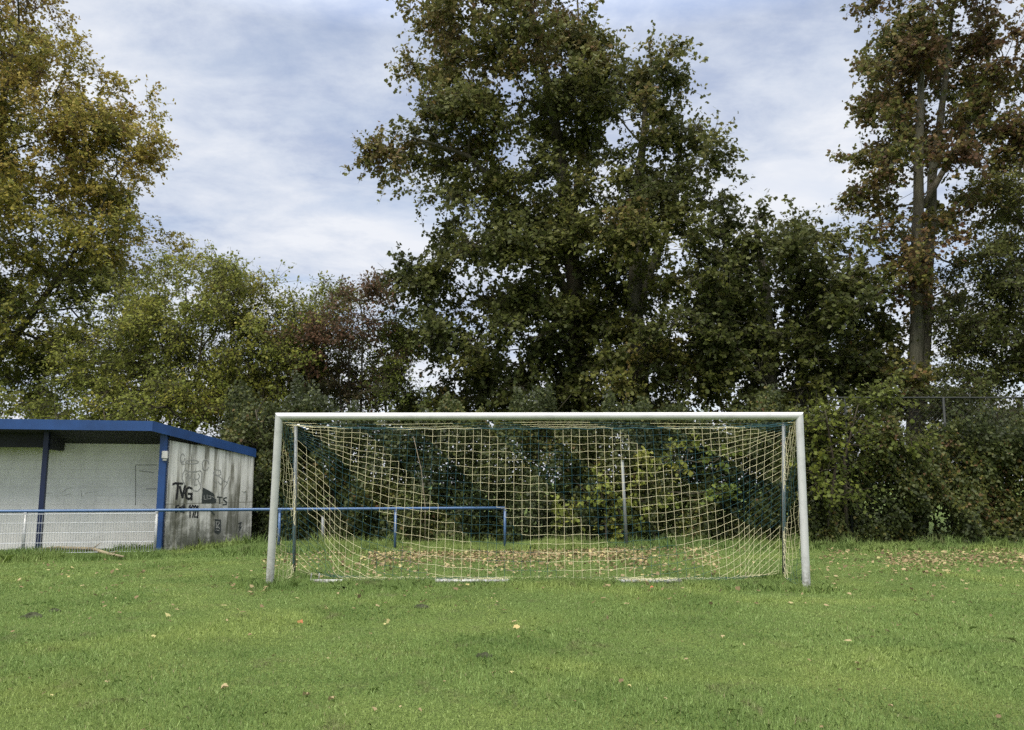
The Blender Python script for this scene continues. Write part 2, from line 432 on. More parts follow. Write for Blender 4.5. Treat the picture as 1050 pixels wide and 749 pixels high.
# unmown strip along the goal line and net bar
n = 30000
x = rng.uniform(POST_L[0]-.25, POST_R[0]+.25, n); y = GY+rng.normal(.30, .27, n)
keepn = rng.random(n) < .55+.45*np.sin(x*2.3+np.sin(x*5.1)*.8)
x, y = x[keepn], y[keepn]
gadd(x, y, .085*rng.uniform(.35, 1.35, len(x)), np.full(len(x), .007), np.clip(rng.normal(.27, .15, len(x)), 0, 1), .6)
for (bx, by) in ((POST_L[0], POST_L[1]), (POST_R[0], POST_R[1]), (POLE_L[0], POLE_L[1]), (POLE_R[0], POLE_R[1])):
    n = 1500; x = bx+rng.normal(0, .22, n); y = by+rng.normal(.05, .16, n)
    gadd(x, y, .13*rng.uniform(.3, 1.25, n), np.full(n, .007), np.clip(rng.normal(.3, .15, n), 0, 1), .6)
n = 9000; px_ = rng.uniform(300, 812, n)
px_ = px_[~(((px_ > 322) & (px_ < 352)) | ((px_ > 446) & (px_ < 522)) | ((px_ > 634) & (px_ < 700)))]
f_ = (px_-318)/(702-318); bl_, br_ = gnd(318, 597.5), gnd(702, 597.5)
x = bl_[0]+(br_[0]-bl_[0])*f_; y = bl_[1]-.08+rng.normal(0, .06, len(x))
gadd(x, y, .11*rng.uniform(.4, 1.2, len(x)), np.full(len(x), .007), np.clip(rng.normal(.4, .15, len(x)), 0, 1), .5)
# rough strip in front of the shelter and under the rail
n = 60000
x = rng.uniform(-14, 2, n); y = rail_y(x)+rng.normal(-.15, .30, n)
gadd(x, y, .20*rng.uniform(.25, 1.4, n)*(.7+.4*np.sin(x*2.1)*np.sin(x*.9+1)), np.full(n, .011), np.clip(rng.normal(.36, .16, n), 0, 1), .6)
# rough edge under the hedge
n = 60000
x = rng.uniform(-9, 16, n); y = 18.45-.55*np.clip((x-6.5)/2, 0, 1)+rng.normal(0, .4, n)
gadd(x, y, .13*rng.uniform(.2, 1.5, n), np.full(n, .012), np.clip(rng.normal(.28, .16, n), 0, 1), .7)
nt_ = 150; tx = rng.uniform(-8, 15, nt_); ty = 18.4-.6*np.clip((tx-6.5)/2, 0, 1)+rng.normal(0, .22, nt_); k = 46
th_ = np.repeat(rng.uniform(.12, .42, nt_), k)
x = np.repeat(tx, k)+rng.normal(0, .12, nt_*k); y = np.repeat(ty, k)+rng.normal(0, .10, nt_*k)
gadd(x, y, th_*rng.uniform(.4, 1.2, len(x)), np.full(len(x), .014), np.clip(rng.normal(.2, .18, len(x)), 0, 1), .6)
V = np.concatenate(GB); T_ = np.concatenate(GT)
o = link('grass', np_mesh('grass', V, 5, T_), M_grass)
tag(o, 'short patchy green grass of the pitch, longer along the goal and fence', 'grass', kind='stuff')

# ------------------------------------------------------------------ goal
def metal_paint(name, col, rough):
    t = NT(name); v = t.coord()
    n = t.noise(v, 5, 6, .65); n2 = t.noise(t.mapping(v, (14, 14, 2)), 3, 4)
    cc = t.mix(col, tuple(c*.62 for c in col), t.ramp(n, [(.50, 0.), (.78, .7)]))
    cc = t.mix(cc, (.16, .15, .12), t.ramp(n2, [(.62, 0.), (.78, .5)]))
    sz = t.n('ShaderNodeSeparateXYZ'); t.l(t.pos(), sz.inputs[0])
    mr = t.n('ShaderNodeMapRange'); t.l(sz.outputs[2], mr.inputs[0]); mr.inputs[1].default_value = .45; mr.inputs[2].default_value = .02
    cc = t.mix(cc, (.10, .095, .06), t.math('MULTIPLY', mr.outputs[0], t.ramp(t.noise(v, 22, 4, .7), [(.38, 0.), (.62, .9)])))
    return t.end(t.pbr(cc, rough, .15, .5))
M_white = metal_paint('worn_white_metal', (.50, .51, .50), .38)
M_steel = metal_paint('grey_steel', (.17, .185, .185), .5)
M_bluep = metal_paint('blue_paint', (.055, .115, .24), .42)
M_bluef = simple('blue_fascia_paint', (.016, .058, .19), .42, 0, .22, 2.5, .45)
M_yel = simple('yellow_cord', (.68, .63, .40), .75, 0, .15, 9)
M_blucord = simple('blue_green_cord', (.012, .070, .088), .75, 0, .2, 9)
goal_c = np.array([(POST_L[0]+POST_R[0])/2, GY, 0])
goal = thing('football_goal', goal_c, 'white metal football goal with a sagging yellow and blue net', 'football goal')
TL, TR = at(286.2, 427.3, GY+.03), at(819.6, 426.7, GY-.02)
pr = .056
def dn(a): return a/np.linalg.norm(a)
ax = dn(TR-TL)
for base, top, s in ((POST_L, TL, 1), (POST_R, TR, -1)):
    up = dn(top-base); mn = dn(up+ax*-s*1.0*-1) if False else dn(up - (-s)*-ax*1.0) 
    # mitre plane through the corner, holding the bisector of post and bar
    bis = dn(-up + ax*s); side = dn(np.cross(up, ax)); pn = np.cross(bis, side)
    m = MB(); b0 = base.copy(); b0[2] = -.08
    m.tube([b0-goal_c, top-goal_c], pr, 20, endcut={1: (top-goal_c, pn)})
    m.build('post', M_white, goal, smooth=True)
    m2 = MB()
for _ in (0,):
    upL, upR = dn(TL-POST_L), dn(TR-POST_R); side = dn(np.cross(upL, ax))
    pL = np.cross(dn(-upL+ax), side); pR = np.cross(dn(-upR-ax), side)
    m = MB(); m.tube([TL-goal_c, TR-goal_c], pr, 20, endcut={0: (TL-goal_c, pL), 1: (TR-goal_c, pR)})
    m.build('crossbar', M_white, goal, smooth=True)
for o in goal.children:
    md = o.modifiers.new('edge', 'EDGE_SPLIT'); md.split_angle = R(40)
PT_L, PT_R = at(303.5, 436, POLE_L[1]), at(803.5, 434.5, POLE_R[1])
for base, top, corner in ((POLE_L, PT_L, TL), (POLE_R, PT_R, TR)):
    m = MB(); b0 = base.copy(); b0[2] = -.1
    m.tube([b0-goal_c, top-goal_c], .027, 12); m.tube([top-goal_c, top+np.array([0,0,.012])-goal_c], .034, 12)
    m.build('net_pole', M_steel, goal, smooth=True)
    m = MB(); mid = (top+corner)/2-np.array([0,0,.03])
    m.tube([top-goal_c, mid-goal_c, corner-goal_c], .008, 6); m.build('guy_rope', M_blucord, goal)
for i in range(24):
    p = TL+(TR-TL)*(i+.6)/24.2+np.array([0, .045, -.055]); m = MB()
    m.tube([p-goal_c+np.array([0, 0, .02]), p-goal_c+np.array([0, .012, -.004]), p-goal_c+np.array([0, .03, .006])], .006, 6); m.build('net_clip', M_white, goal)
# net bar lying in the grass, white with blue joints
BL, BR = gnd(318, 597.5), gnd(702, 597.5)
m = MB(); nseg = 6
for i in range(nseg):
    a_ = BL+(BR-BL)*i/nseg; b_ = BL+(BR-BL)*(i+1)/nseg
    z = np.array([0, 0, .018])
    m.tube([a_+z-goal_c, b_+z-goal_c], .030, 10, 1 if i == 1 else 0)
m.build('ground_bar', [M_white, M_bluep], goal, smooth=True)
m = MB()
for px in (318, 326): 
    p = gnd(px, 597); m.tube([p+np.array([0,0,-.05])-goal_c, p+np.array([.02,0,.13])-goal_c], .010, 6)
m.build('net_peg', M_white, goal)

# net
NU, NV = 60, 28
def back_net():
    P = np.zeros((NV+1, NU+1, 3))
    for j in range(NV+1):
        vv = j/NV
        for i in range(NU+1):
            u = i/NU
            top = PT_L*(1-u)+PT_R*u; bot = POLE_L*(1-u)+POLE_R*u
            W_ = np.linalg.norm(PT_R-PT_L); d = min(u, 1-u)*W_
            def zpole(j, nb, tz, drop):      # the upper rows are bunched together at the pole top
                return tz-drop*j/nb if j < nb else (tz-drop)*(1-(j-nb)/(NV-nb))
            zl, zr = zpole(j, 9, PT_L[2], .26), zpole(j, 5, PT_R[2], .16)
            zc = 2.37-.133*j
            el, er = math.exp(-u*W_/1.1), math.exp(-(1-u)*W_/1.1)
            f = 1-math.exp(-d/1.0)
            z = zc+(zl-zc)*el+(zr-zc)*er
            z += .010*math.sin(i*1.7+j*.9)
            zz_ = max(z, .025+.01*((i*7+j*3) % 5))
            dep = (top[2]-zz_)/top[2]
            base = top*(1-dep)+bot*dep
            p = base.copy(); p[2] = zz_
            p[1] -= .80*dep*f+.10*f*math.sin(u*math.pi*3)*dep
            sgn = 1 if u < .5 else -1
            p[0] += sgn*.22*vv*math.exp(-((d-.35)/.35)**2)
            if z < 0: p[1] += .22*min(1, -z)*(.5+.5*math.sin(i*.8+j))     # slack lying on the grass
            P[j, i] = p
    return P
def cords(m, P, ioff, joff, skip=lambda i, j: False):
    nj, ni = P.shape[0]-1, P.shape[1]-1
    def yel(i, j): return ((i+ioff)-(j+joff)) % 16 < 8
    for j in range(nj+1):
        for i in range(ni+1):
            for di, dj in ((1, 0), (0, 1)):
                if i+di > ni or j+dj > nj: continue
                yv = yel(i, j) or (yel(i, j-1) if di else yel(i-1, j))
                a_, b_ = P[j, i], P[j+dj, i+di]
                if np.linalg.norm(a_-b_) < .004: continue
                m.tube([a_-goal_c, b_-goal_c], .0020 if yv else .0019, 4, 0 if yv else 1, cap=False)
BN = back_net()
m = MB(); cords(m, BN, 0, 0); m.build('back_net', [M_yel, M_blucord], goal)
# side nets
for s, base, top, pb, pt, off in ((0, POST_L, TL, POLE_L, PT_L, 9), (1, POST_R, TR, POLE_R, PT_R, 3)):
    ns = 9; P = np.zeros((NV+1, ns+1, 3))
    for j in range(NV+1):
        vv = j/NV
        for i in range(ns+1):
            u = i/ns
            a_ = top*(1-vv)+base*vv; b_ = pt*(1-vv)+pb*vv
            p = a_*(1-u)+b_*u; f = math.sin(u*math.pi)
            p[2] -= (.10+.12*vv)*f; p[2] = max(p[2], .03)
            p[0] += (1 if s == 0 else -1)*(.10*f*math.sin(vv*2.6)) + .012*math.sin(i*2.1+j*1.3)
            P[j, i] = p
    m = MB(); cords(m, P, off, 0); m.build('side_net', [M_yel, M_blucord], goal)
# roof net from the bar to the rope between the poles
ns = 5; P = np.zeros((ns+1, NU+1, 3))
for j in range(ns+1):
    vv = j/ns
    for i in range(NU+1):
        u = i/NU
        a_ = TL*(1-u)+TR*u-np.array([0,0,.05]); b_ = BN[0, i]
        p = a_*(1-vv)+b_*vv; p[2] -= .07*math.sin(vv*math.pi)*(.6+.4*math.sin(u*9))
        P[j, i] = p
m = MB(); cords(m, P, 5, 0); m.build('roof_net', [M_yel, M_blucord], goal)
m = MB()
m.tube([BN[0, i]-goal_c for i in range(NU+1)], .006, 5); m.build('top_rope', M_blucord, goal)
m = MB()
for k in range(7):
    p = PT_L+np.array([.03+.025*k, -.02, .0-.012*k])
    m.tube([p-goal_c, p+np.array([.04, 0, -.02*(1 if k % 2 else -.3)])-goal_c], .012, 6, k % 2)
m.build('rope_knot', [M_white, M_bluep], goal)

# ------------------------------------------------------------------ barrier rail
rail = thing('barrier_rail', RAIL0, 'blue tubular pitch barrier rail with pale wire mesh at its end by the shelter', 'railing')
RH = .92
def rp(k, z): return RAIL0+RSTEP*k+np.array([0, 0, z])-RAIL0
KS = [-2, -1, 0, 1, 2, 3, 4]
m = MB(); m.tube([rp(k/2, RH) for k in range(-6, 9)], .032, 12); m.build('rail', M_bluep, rail, smooth=True)
for k in KS:
    m = MB(); m.tube([rp(k, -.1), rp(k, RH-.03)], .030, 10); m.tube([rp(k, RH-.05), rp(k, RH-.028)], .040, 10)
    o = m.build('post', M_bluep if k > 1 else M_white, rail, smooth=True)
m = MB()
mstart, mend = -2.9, 1.0
nw = int((mend-mstart)*2.49/.05)
for i in range(nw+1):
    k = mstart+(mend-mstart)*i/nw; o_ = np.array([0, -.045, 0])
    m.tube([rp(k, .02)+o_, rp(k, RH-.04)+o_], 0.0042, 4, cap=False)
for z in (.08, .28, .48, .68, .86):
    for dz in (0, ): m.tube([rp(mstart, z)+np.array([0,-.052,0]), rp(mend, z)+np.array([0,-.052,0])], .0055, 4)
m.build('wire_mesh', simple('galvanised_wire', (.42, .45, .48), .45, .3, .1, 8), rail)

# ------------------------------------------------------------------ spectator shelter
t = NT('painted_block_wall'); v = t.coord()
mp = t.mapping(v, (1, 1, 1)); sxyz = t.n('ShaderNodeSeparateXYZ'); t.l(v, sxyz.inputs[0])
cmb = t.n('ShaderNodeCombineXYZ'); t.l(sxyz.outputs[0], cmb.inputs[0]); t.l(sxyz.outputs[2], cmb.inputs[1])
br = t.n('ShaderNodeTexBrick'); t.l(cmb.outputs[0], br.inputs['Vector'])
br.inputs['Scale'].default_value = 1; br.inputs['Brick Width'].default_value = .5; br.inputs['Row Height'].default_value = .2
br.inputs['Mortar Size'].default_value = .008; br.inputs['Mortar Smooth'].default_value = .4
br.inputs['Color1'].default_value = (.82, .81, .77, 1); br.inputs['Color2'].default_value = (.80, .79, .75, 1); br.inputs['Mortar'].default_value = (.70, .69, .65, 1)
dirt = t.noise(v, 1.2, 6, .65, .3)
col = t.mix(br.outputs['Color'], (.40, .39, .35), t.ramp(dirt, [(.48, 0.), (.75, .45)]))
stn = t.noise(t.mapping(v, (5, 5, .5)), 1.6, 5, .6)
col = t.mix(col, (.36, .35, .31), t.ramp(stn, [(.55, 0.), (.8, .35)]))
M_wall = t.end(t.pbr(col, .85, 0, .2, t.bump(br.outputs['Fac'], -.15, .006)))
# weathered gable wall: streaks and mould
t = NT('weathered_white_wall'); v = t.coord()
sxyz = t.n('ShaderNodeSeparateXYZ'); t.l(v, sxyz.inputs[0])
st = t.noise(t.mapping(v, (3.2, 3.2, .22)), 2.2, 6, .65, .3); blot = t.noise(v, 2.4, 6, .7, .5); fine = t.noise(v, 18, 4, .7)
col = t.mix((.74, .73, .68), (.27, .26, .215), t.ramp(st, [(.42, 0.), (.62, .9)]))
col = t.mix(col, (.13, .125, .095), t.math('MULTIPLY', t.ramp(st, [(.50, 0.), (.64, 1.)]), t.ramp(blot, [(.36, 0.), (.52, .95)])))
hgt = t.n('ShaderNodeMapRange'); t.l(sxyz.outputs[2], hgt.inputs[0]); hgt.inputs[1].default_value = 1.6; hgt.inputs[2].default_value = .1
mould = t.math('MULTIPLY', hgt.outputs[0], t.ramp(blot, [(.33, 0.), (.52, 1.)]))
col = t.mix(col, (.075, .08, .06), t.math('MULTIPLY', mould, .95))
col = t.mix(col, (.42, .41, .37), t.ramp(fine, [(.55, 0.), (.75, .4)]))
seam = t.math('MULTIPLY', t.math('LESS_THAN', t.math('ABSOLUTE', t.math('SUBTRACT', sxyz.outputs[2], 1.02)), .012), .65)
col = t.mix(col, (.14, .135, .11), seam)
M_gable = t.end(t.pbr(col, .9, 0, .15, t.bump(fine, .25, .01)))
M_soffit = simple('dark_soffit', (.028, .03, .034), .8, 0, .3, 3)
M_felt = simple('roof_felt', (.06, .065, .07), .9, 0, .3, 4)
M_lamp = simple('lamp_plastic', (.55, .55, .52), .4)
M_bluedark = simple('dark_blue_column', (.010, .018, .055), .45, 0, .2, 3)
M_black = simple('black_spray_paint', (.012, .012, .014), .6, 0, .2, 12)
M_pencil = simple('faded_grey_paint', (.30, .30, .28), .8, 0, .2, 12)
M_scuff = simple('pale_scuff', (.52, .51, .48), .85, 0, .15, 12)
M_dkgreen = simple('dark_grey_paint', (.035, .042, .04), .7, 0, .25, 12)

dirF = np.array([.979, .2035, 0]); dirB = np.array([-.2035, .979, 0])
SF = gnd(168, 565)                      # front foot of the gable wall
SB = gnd(257, 558)                      # its back foot
dg = SB-SF; Lg = np.linalg.norm(dg); dgu = dg/Lg
hut = thing('spectator_shelter', SF, 'white walled spectator shelter with blue roof edge, columns and graffiti on its gable wall', 'shelter')
def L(p): return np.asarray(p)-SF
def box_dir(m, o, d1, l1, d2, l2, z0, z1, mi=0, dz1=0, dz2=0):
    """box on a footprint; top may slope by dz1 along d1 and dz2 along d2"""
    p = [o, o+d1*l1, o+d1*l1+d2*l2, o+d2*l2]
    bt = [np.array([q[0], q[1], z0]) for q in p]
    tp = [np.array([p[0][0], p[0][1], z1]), np.array([p[1][0], p[1][1], z1+dz1]), np.array([p[2][0], p[2][1], z1+dz1+dz2]), np.array([p[3][0], p[3][1], z1+dz2])]
    m.hexa([L(q) for q in bt+tp], mi)
# roof heights
def zat(px, py, p): 
    q = at(px, py, p[1]); return q[2]
corner = SF+dirF*(-.30)-np.array([0, .0, 0])+(-dirB)*.45     # front right roof corner (x, y)
cz = zat(148, 432.5, corner); cz_b = zat(148, 442.6, corner)
gap = zat(258, 461, SB); gap_b = zat(258, 469, SB)
ztopF = zat(168, 454.5, SF)
# gable wall: object with its own axes so that the texture follows it
ang = math.atan2(dgu[1], dgu[0])
m = MB(); zf, zb = ztopF+.06, gap_b+.03
m.hexa([(0,0,-.1),(Lg,0,-.1),(Lg,.18,-.1),(0,.18,-.1),(0,0,zf),(Lg,0,zb),(Lg,.18,zb),(0,.18,zf)])
gab = m.build('gable_wall', M_gable, hut); gab.rotation_euler = (0, 0, ang); gab['label'] = 'weathered white gable wall with black graffiti'
nrm = np.array([dgu[1], -dgu[0], 0])
def wall_uv(px, py):
    q = onplane(px, py, SF, nrm)-SF; return np.dot(q, dgu), q[2]
# back wall and left part
DEPTH = .85; LEN = 11
bo = SF+dirB*DEPTH-dirF*LEN
m = MB(); sg_ = DEPTH/np.dot(dgu, dirB); Lb = LEN+sg_*np.dot(dgu, dirF)-.06
zbw = 2.5
m.box((0, 0, -.1), (Lb, .16, zbw+.02))
bw = m.build('back_wall', M_wall, hut); bw.location = L(bo); bw.rotation_euler = (0, 0, math.atan2(dirF[1], dirF[0]))
# bricked-up doorway outline and scuffs on the back wall
bn = dirB
def bw_uv(px, py):
    q = onplane(px, py, bo, bn)-bo; return np.dot(q, dirF), q[2]
def stroke(m, pts, wd, z=-.003, uv=wall_uv, mi=0):
    """flat paint ribbon on a wall, in wall axes (x along, z up), proud of the face"""
    Q = [np.array(uv(*p)) for p in pts]
    for a_, b_ in zip(Q[:-1], Q[1:]):
        d = b_-a_; l_ = np.linalg.norm(d)
        if l_ < 1e-4: continue
        d /= l_; nn = np.array([-d[1], d[0]])*wd/2; e = d*wd*.35
        ps = [a_-e-nn, b_+e-nn, b_+e+nn, a_-e+nn]
        zj = z-random.uniform(0, .002)
        m.hexa([(p[0], 0.004, p[1]) for p in ps]+[(p[0], zj, p[1]) for p in ps], mi)
for s_ in ([(139,478),(139,518)], [(139,477),(160,477)], [(150,501.5),(160,501.5)], [(143,483),(158,485)]):
    m = MB(); stroke(m, s_, .018, uv=bw_uv); m.build('wall_scuff', M_pencil, bw)
for s_ in ([(64,505),(69,501),(74,500.5)], [(66,508),(72,506.5)], [(45,506),(53,506)], [(45,509),(46,516)], [(83,503),(84,510)], [(87,506),(95,505)], [(146,517),(152,520)]):
    m = MB(); stroke(m, s_, .014, uv=bw_uv); m.build('wall_scuff', M_scuff, bw)
# graffiti on the gable, pixel positions in a 5.76x view of the wall
def zp(x, y): return (150+x/5.76, 440+y/5.76)
def strokes(name, lst, wd, mat):
    m = MB()
    for s_ in lst: stroke(m, [zp(*p) for p in s_], wd)
    return m.build(name, mat, gab)
def arc(cx, cy, rx, ry, a0, a1, n=14): return [(cx+rx*math.cos(R(a0+(a1-a0)*i/n)), cy+ry*math.sin(R(a0+(a1-a0)*i/n))) for i in range(n+1)]
g1 = strokes('graffiti_lettering', [
    [(158,327),(170,321),(212,323)], [(187,326),(184,370),(179,412)],
    [(198,342),(206,378),(214,404)], [(214,404),(220,372),(228,338)],
    [(268,352),(252,345),(238,356),(231,380),(236,404),(250,415),(266,406),(267,384)], [(250,383),(270,383)], [(268,384),(267,418)]], .048, M_black)
g1['label'] = 'thick black TVG lettering'
g2 = strokes('graffiti_lettering', [
    [(190,452),(177,455),(173,465),(186,474),(186,487),(172,492)], [(194,474),(204,470),(204,462),(196,464),(194,480),(204,490)], [(211,466),(211,490)], [(211,455),(212,457)],
    [(222,446),(220,494)], [(215,464),(229,462)],
    [(252,462),(259,450),(258,522)], [(281,470),(272,480),(266,466),(273,452),(282,458),(281,490),(274,522)], [(284,462),(290,452),(296,462),(292,490),(284,520),(297,520)], [(299,464),(304,455),(303,524)]], .030, M_black)
g2['label'] = 'black seit 1921 lettering half behind the rail'
for s_ in ([[(230,230),(236,244),(250,252),(300,252),(318,246),(328,256),(325,300),(320,350),(303,368),(280,364),(268,352)], [(230,240),(216,262),(211,292),(220,318),(232,330)]],
    [arc(214,172,13,24,0,330), [(200,188),(208,205),(225,208)]], [arc(350,212,20,30,30,350), [(330,232),(338,244),(362,240)]], [arc(270,195,38,11,0,360)],
    [[(232,268),(240,262),(246,272),(236,284),(248,298),(234,312)]], [[(252,270),(252,326)]], [[(266,264),(258,290),(276,296),(270,326)]], [[(284,266),(284,332),(300,330)]], [[(290,298),(302,296)]], [[(306,264),(316,280),(304,300),(316,326)]],
    [[(395,262),(410,240),(436,246),(440,268),(418,276),(400,262),(396,300),(416,320),(404,344)]], [[(430,280),(452,300),(440,330),(424,312)], [(452,300),(478,318),(462,344),(446,382)]], [[(490,280),(476,322)]]):
    strokes('graffiti_doodle', s_, .022, M_pencil)
for s_ in ([[(420,402),(446,404)], [(434,402),(433,440)]], [[(474,406),(458,410),(458,422),(472,430),(472,446),(454,448)]], [[(545,560),(560,552),(548,584),(560,580),(545,606)]], [[(378,480),(400,505)]]):
    strokes('graffiti_doodle', s_, .030, M_dkgreen)
def patch(name, poly, mat):
    q = [wall_uv(*zp(*p)) for p in poly]; m = MB(); k = len(q)
    m.add([(a_, .004, b_) for a_, b_ in q]+[(a_, -.007, b_) for a_, b_ in q], [tuple(range(k)), tuple(range(k, 2*k))[::-1]]+[(i, (i+1) % k, (i+1) % k+k, i+k) for i in range(k)])
    return m.build(name, mat, gab)
patch('painted_block', [(333,346),(366,362),(398,382),(401,410),(412,414),(410,436),(370,440),(326,440)], M_dkgreen)
patch('painted_block', [(404,532),(440,536),(440,608),(424,622),(402,612)], M_dkgreen)
for s_ in ([(340,392),(340,416),(352,416)], [(358,390),(358,416)], [(366,396),(380,396),(380,412),(366,414)], [(386,400),(396,404)]): m = MB(); stroke(m, [zp(*p) for p in s_], .014, -.0095); m.build('graffiti_scratch', M_pencil, gab)
for s_ in ([(410,548),(430,550)], [(412,548),(412,584),(428,580)], [(432,556),(418,574),(432,590)], [(410,598),(428,600)]): m = MB(); stroke(m, [zp(*p) for p in s_], .016, -.0095); m.build('graffiti_scratch', M_pencil, gab)

# roof: slab on a slope, blue front fascia and blue gable fascia
frontL = corner-dirF*LEN; 
backR = SB+dgu*.02; backL = backR-dirF*(LEN+1.2); 
th = .05
def slab_pts(dz): 
    return [np.array([frontL[0], frontL[1], cz+dz]), np.array([corner[0], corner[1], cz+dz]), np.array([backR[0], backR[1], gap+dz]), np.array([backL[0], backL[1], gap+dz])]
m = MB(); m.hexa([L(p) for p in slab_pts(-.09)]+[L(p) for p in slab_pts(-.01)])
m.build('roof', [M_felt], hut)
rf = [o for o in hut.children if o.name.startswith('roof')][0]
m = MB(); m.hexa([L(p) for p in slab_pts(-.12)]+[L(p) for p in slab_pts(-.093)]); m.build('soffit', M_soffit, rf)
def fascia(pa, pb, za, zb, ha, hb, outv, name='fascia', mat=None, thick=.035):
    m = MB()
    def q(p, z, s): return L(np.array([p[0], p[1], z])+outv*s)
    m.hexa([q(pa, za-ha, .003), q(pb, zb-hb, .003), q(pb, zb-hb, thick), q(pa, za-ha, thick), q(pa, za, .003), q(pb, zb, .003), q(pb, zb, thick), q(pa, za, thick)])
    return m.build(name, mat or M_bluef, rf)
fascia(frontL, corner+dirF*.03, cz+.01, cz+.01, cz-cz_b, cz-cz_b, -dirB)
sv = backR-corner; sv[2] = 0; sv /= np.linalg.norm(sv); out = np.array([sv[1], -sv[0], 0])
fascia(corner, backR, cz+.012, gap+.012, cz-cz_b+.005, gap-gap_b+.015, out)
# columns
def colx(px, py): return gnd(px, py)
fo = SF-dirF*.12-dirB*.02
def on_front(px):   # column foot on the front line at this pixel column
    d = ray(px, 562); n_ = dirB; s_ = np.dot(fo, n_)/np.dot(np.array([d[0], d[1], 0]), n_); return np.array([d[0]*s_, d[1]*s_, 0])
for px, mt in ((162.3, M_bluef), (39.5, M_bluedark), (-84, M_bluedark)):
    c_ = on_front(px); m = MB()
    lx = .075 if px > 100 else .05
    ztop = cz-.17
    o_ = c_-dirF*lx-dirB*lx
    box_dir(m, o_, dirF, 2*lx, dirB, 2*lx, -.1, ztop)
    box_dir(m, o_-dirF*.04-dirB*.04, dirF, 2*lx+.08, dirB, 2*lx+.08, ztop-.012, ztop-.002)
    bevel(m.build('column', mt, hut), .006)
# box lamp on the near column
lc = on_front(165); z0 = zat(165, 470.5, lc); z1 = zat(165, 463, lc)
m = MB(); o_ = lc-dirB*.16-dirF*.06; box_dir(m, o_, dirF, .12, dirB, .10, z0, z1)
box_dir(m, o_+dirF*.02+dirB*.02, dirF, .08, dirB, .06, z0-.05, z0-.003); lo = bevel(m.build('wall_lamp', M_lamp, hut), .01)
# tube light under the soffit
l0, l1 = at(50, 449.5, on_front(50)[1]+.55), at(105, 450.5, on_front(105)[1]+.55)
m = MB(); m.tube([L(l0), L(l1)], .035, 8); bb = np.array([0,0,.05]); m.tube([L(l0+bb), L(l1+bb)], .03, 6); m.build('tube_light', M_lamp, hut, smooth=True)
# downstand beam over the left bay and a cross beam from the middle column to the back wall
c0 = on_front(42); cl = on_front(-110)
m = MB(); zz0 = zat(42, 461, c0)
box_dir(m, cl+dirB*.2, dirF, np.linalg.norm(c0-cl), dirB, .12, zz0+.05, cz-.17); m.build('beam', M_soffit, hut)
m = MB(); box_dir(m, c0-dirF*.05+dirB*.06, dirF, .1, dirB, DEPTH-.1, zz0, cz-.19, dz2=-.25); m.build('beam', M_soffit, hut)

# ------------------------------------------------------------------ trees
def lob(lst, Y, dr, tint):
    out_ = []
    for e in lst:
        px, py, rx, ry = e[:4]; tt = e[4] if len(e) > 4 else tint; dy = e[5] if len(e) > 5 else 0
        out_.append((px, py, rx, ry, Y+dy, dr*min(1.2, .5+min(rx, ry)/120), tt))
    return out_
# 1 yellowing tree at the left edge
make_tree('yellowing_tree', 'tall yellow-brown leaved tree at the left edge rising behind the shelter', [
    ([(-28,520,27.5),(-25,400,27.5),(-15,250,27.5),(0,120,27.5),(20,30,27.5)], [.38,.33,.25,.14,.05]),
    ([(-25,395,27.5),(20,340,27.2),(70,270,27),(110,200,27)], [.18,.13,.08,.03])],
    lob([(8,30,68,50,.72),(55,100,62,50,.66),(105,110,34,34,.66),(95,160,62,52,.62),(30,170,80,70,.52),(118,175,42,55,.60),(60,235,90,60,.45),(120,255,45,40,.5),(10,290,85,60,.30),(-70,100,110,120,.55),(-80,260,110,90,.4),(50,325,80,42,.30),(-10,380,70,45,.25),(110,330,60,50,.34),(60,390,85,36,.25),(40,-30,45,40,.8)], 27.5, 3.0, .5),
    2.9, 40, .42, .13, MAPLE, M_yellow, M_darkbark)
# loose brown fringe of its top
# 2 light green multi stemmed trees
def thin_stems(px, y0, Y, n, spread, topy):
    res = []
    for k in range(n):
        a_ = px+(k-(n-1)/2)*spread*.35; b_ = px+(k-(n-1)/2)*spread
        res.append(([(a_, 540, Y), ((a_+b_)/2+random.uniform(-4,4), 440, Y), (b_, topy+random.uniform(0, 40), Y)], [.07, .05, .015]))
    return res
make_tree('alder_tree', 'light green thin-stemmed tree left of the others above the shelter roof', thin_stems(180, 540, 24.5, 4, 22, 280),
    lob([(185,308,52,45),(150,335,50,45,.45),(215,340,50,50),(170,385,60,40,.35),(225,390,45,35),(120,385,48,35,.3),(160,420,60,26,.4),(90,410,50,28,.3),(200,282,30,20)], 24.5, 2.0, .42), 4.0, 46, .40, .115, OVAL, M_green, M_darkbark)
make_tree('alder_tree', 'light green thin-stemmed tree standing right of the shelter roof', thin_stems(262, 540, 24, 4, 18, 290),
    lob([(255,310,38,38),(235,280,22,24),(275,345,45,45,.5),(245,380,50,40,.5),(290,395,42,32,.4),(265,425,50,28,.35),(230,425,40,25,.4)], 24, 1.9, .48), 4.0, 46, .40, .115, OVAL, M_green, M_darkbark)
make_tree('alder_tree', 'green feathery-topped tree next to the red-brown tree', thin_stems(318, 540, 25, 3, 16, 300),
    lob([(325,305,28,25),(310,335,34,34),(335,350,34,34,.25),(320,390,40,34,.25)], 25, 1.7, .34), 4.0, 46, .40, .115, OVAL, M_green, M_darkbark)
make_tree('red_leaved_tree', 'small tree with red-brown autumn leaves left of the big maple', thin_stems(358, 540, 24, 3, 14, 320),
    lob([(352,330,34,28),(372,318,24,22),(345,362,36,28),(378,372,32,30,.35),(362,400,38,24,.2)], 24, 1.6, .72), 3.4, 46, .40, .12, OVAL, M_red, M_darkbark)
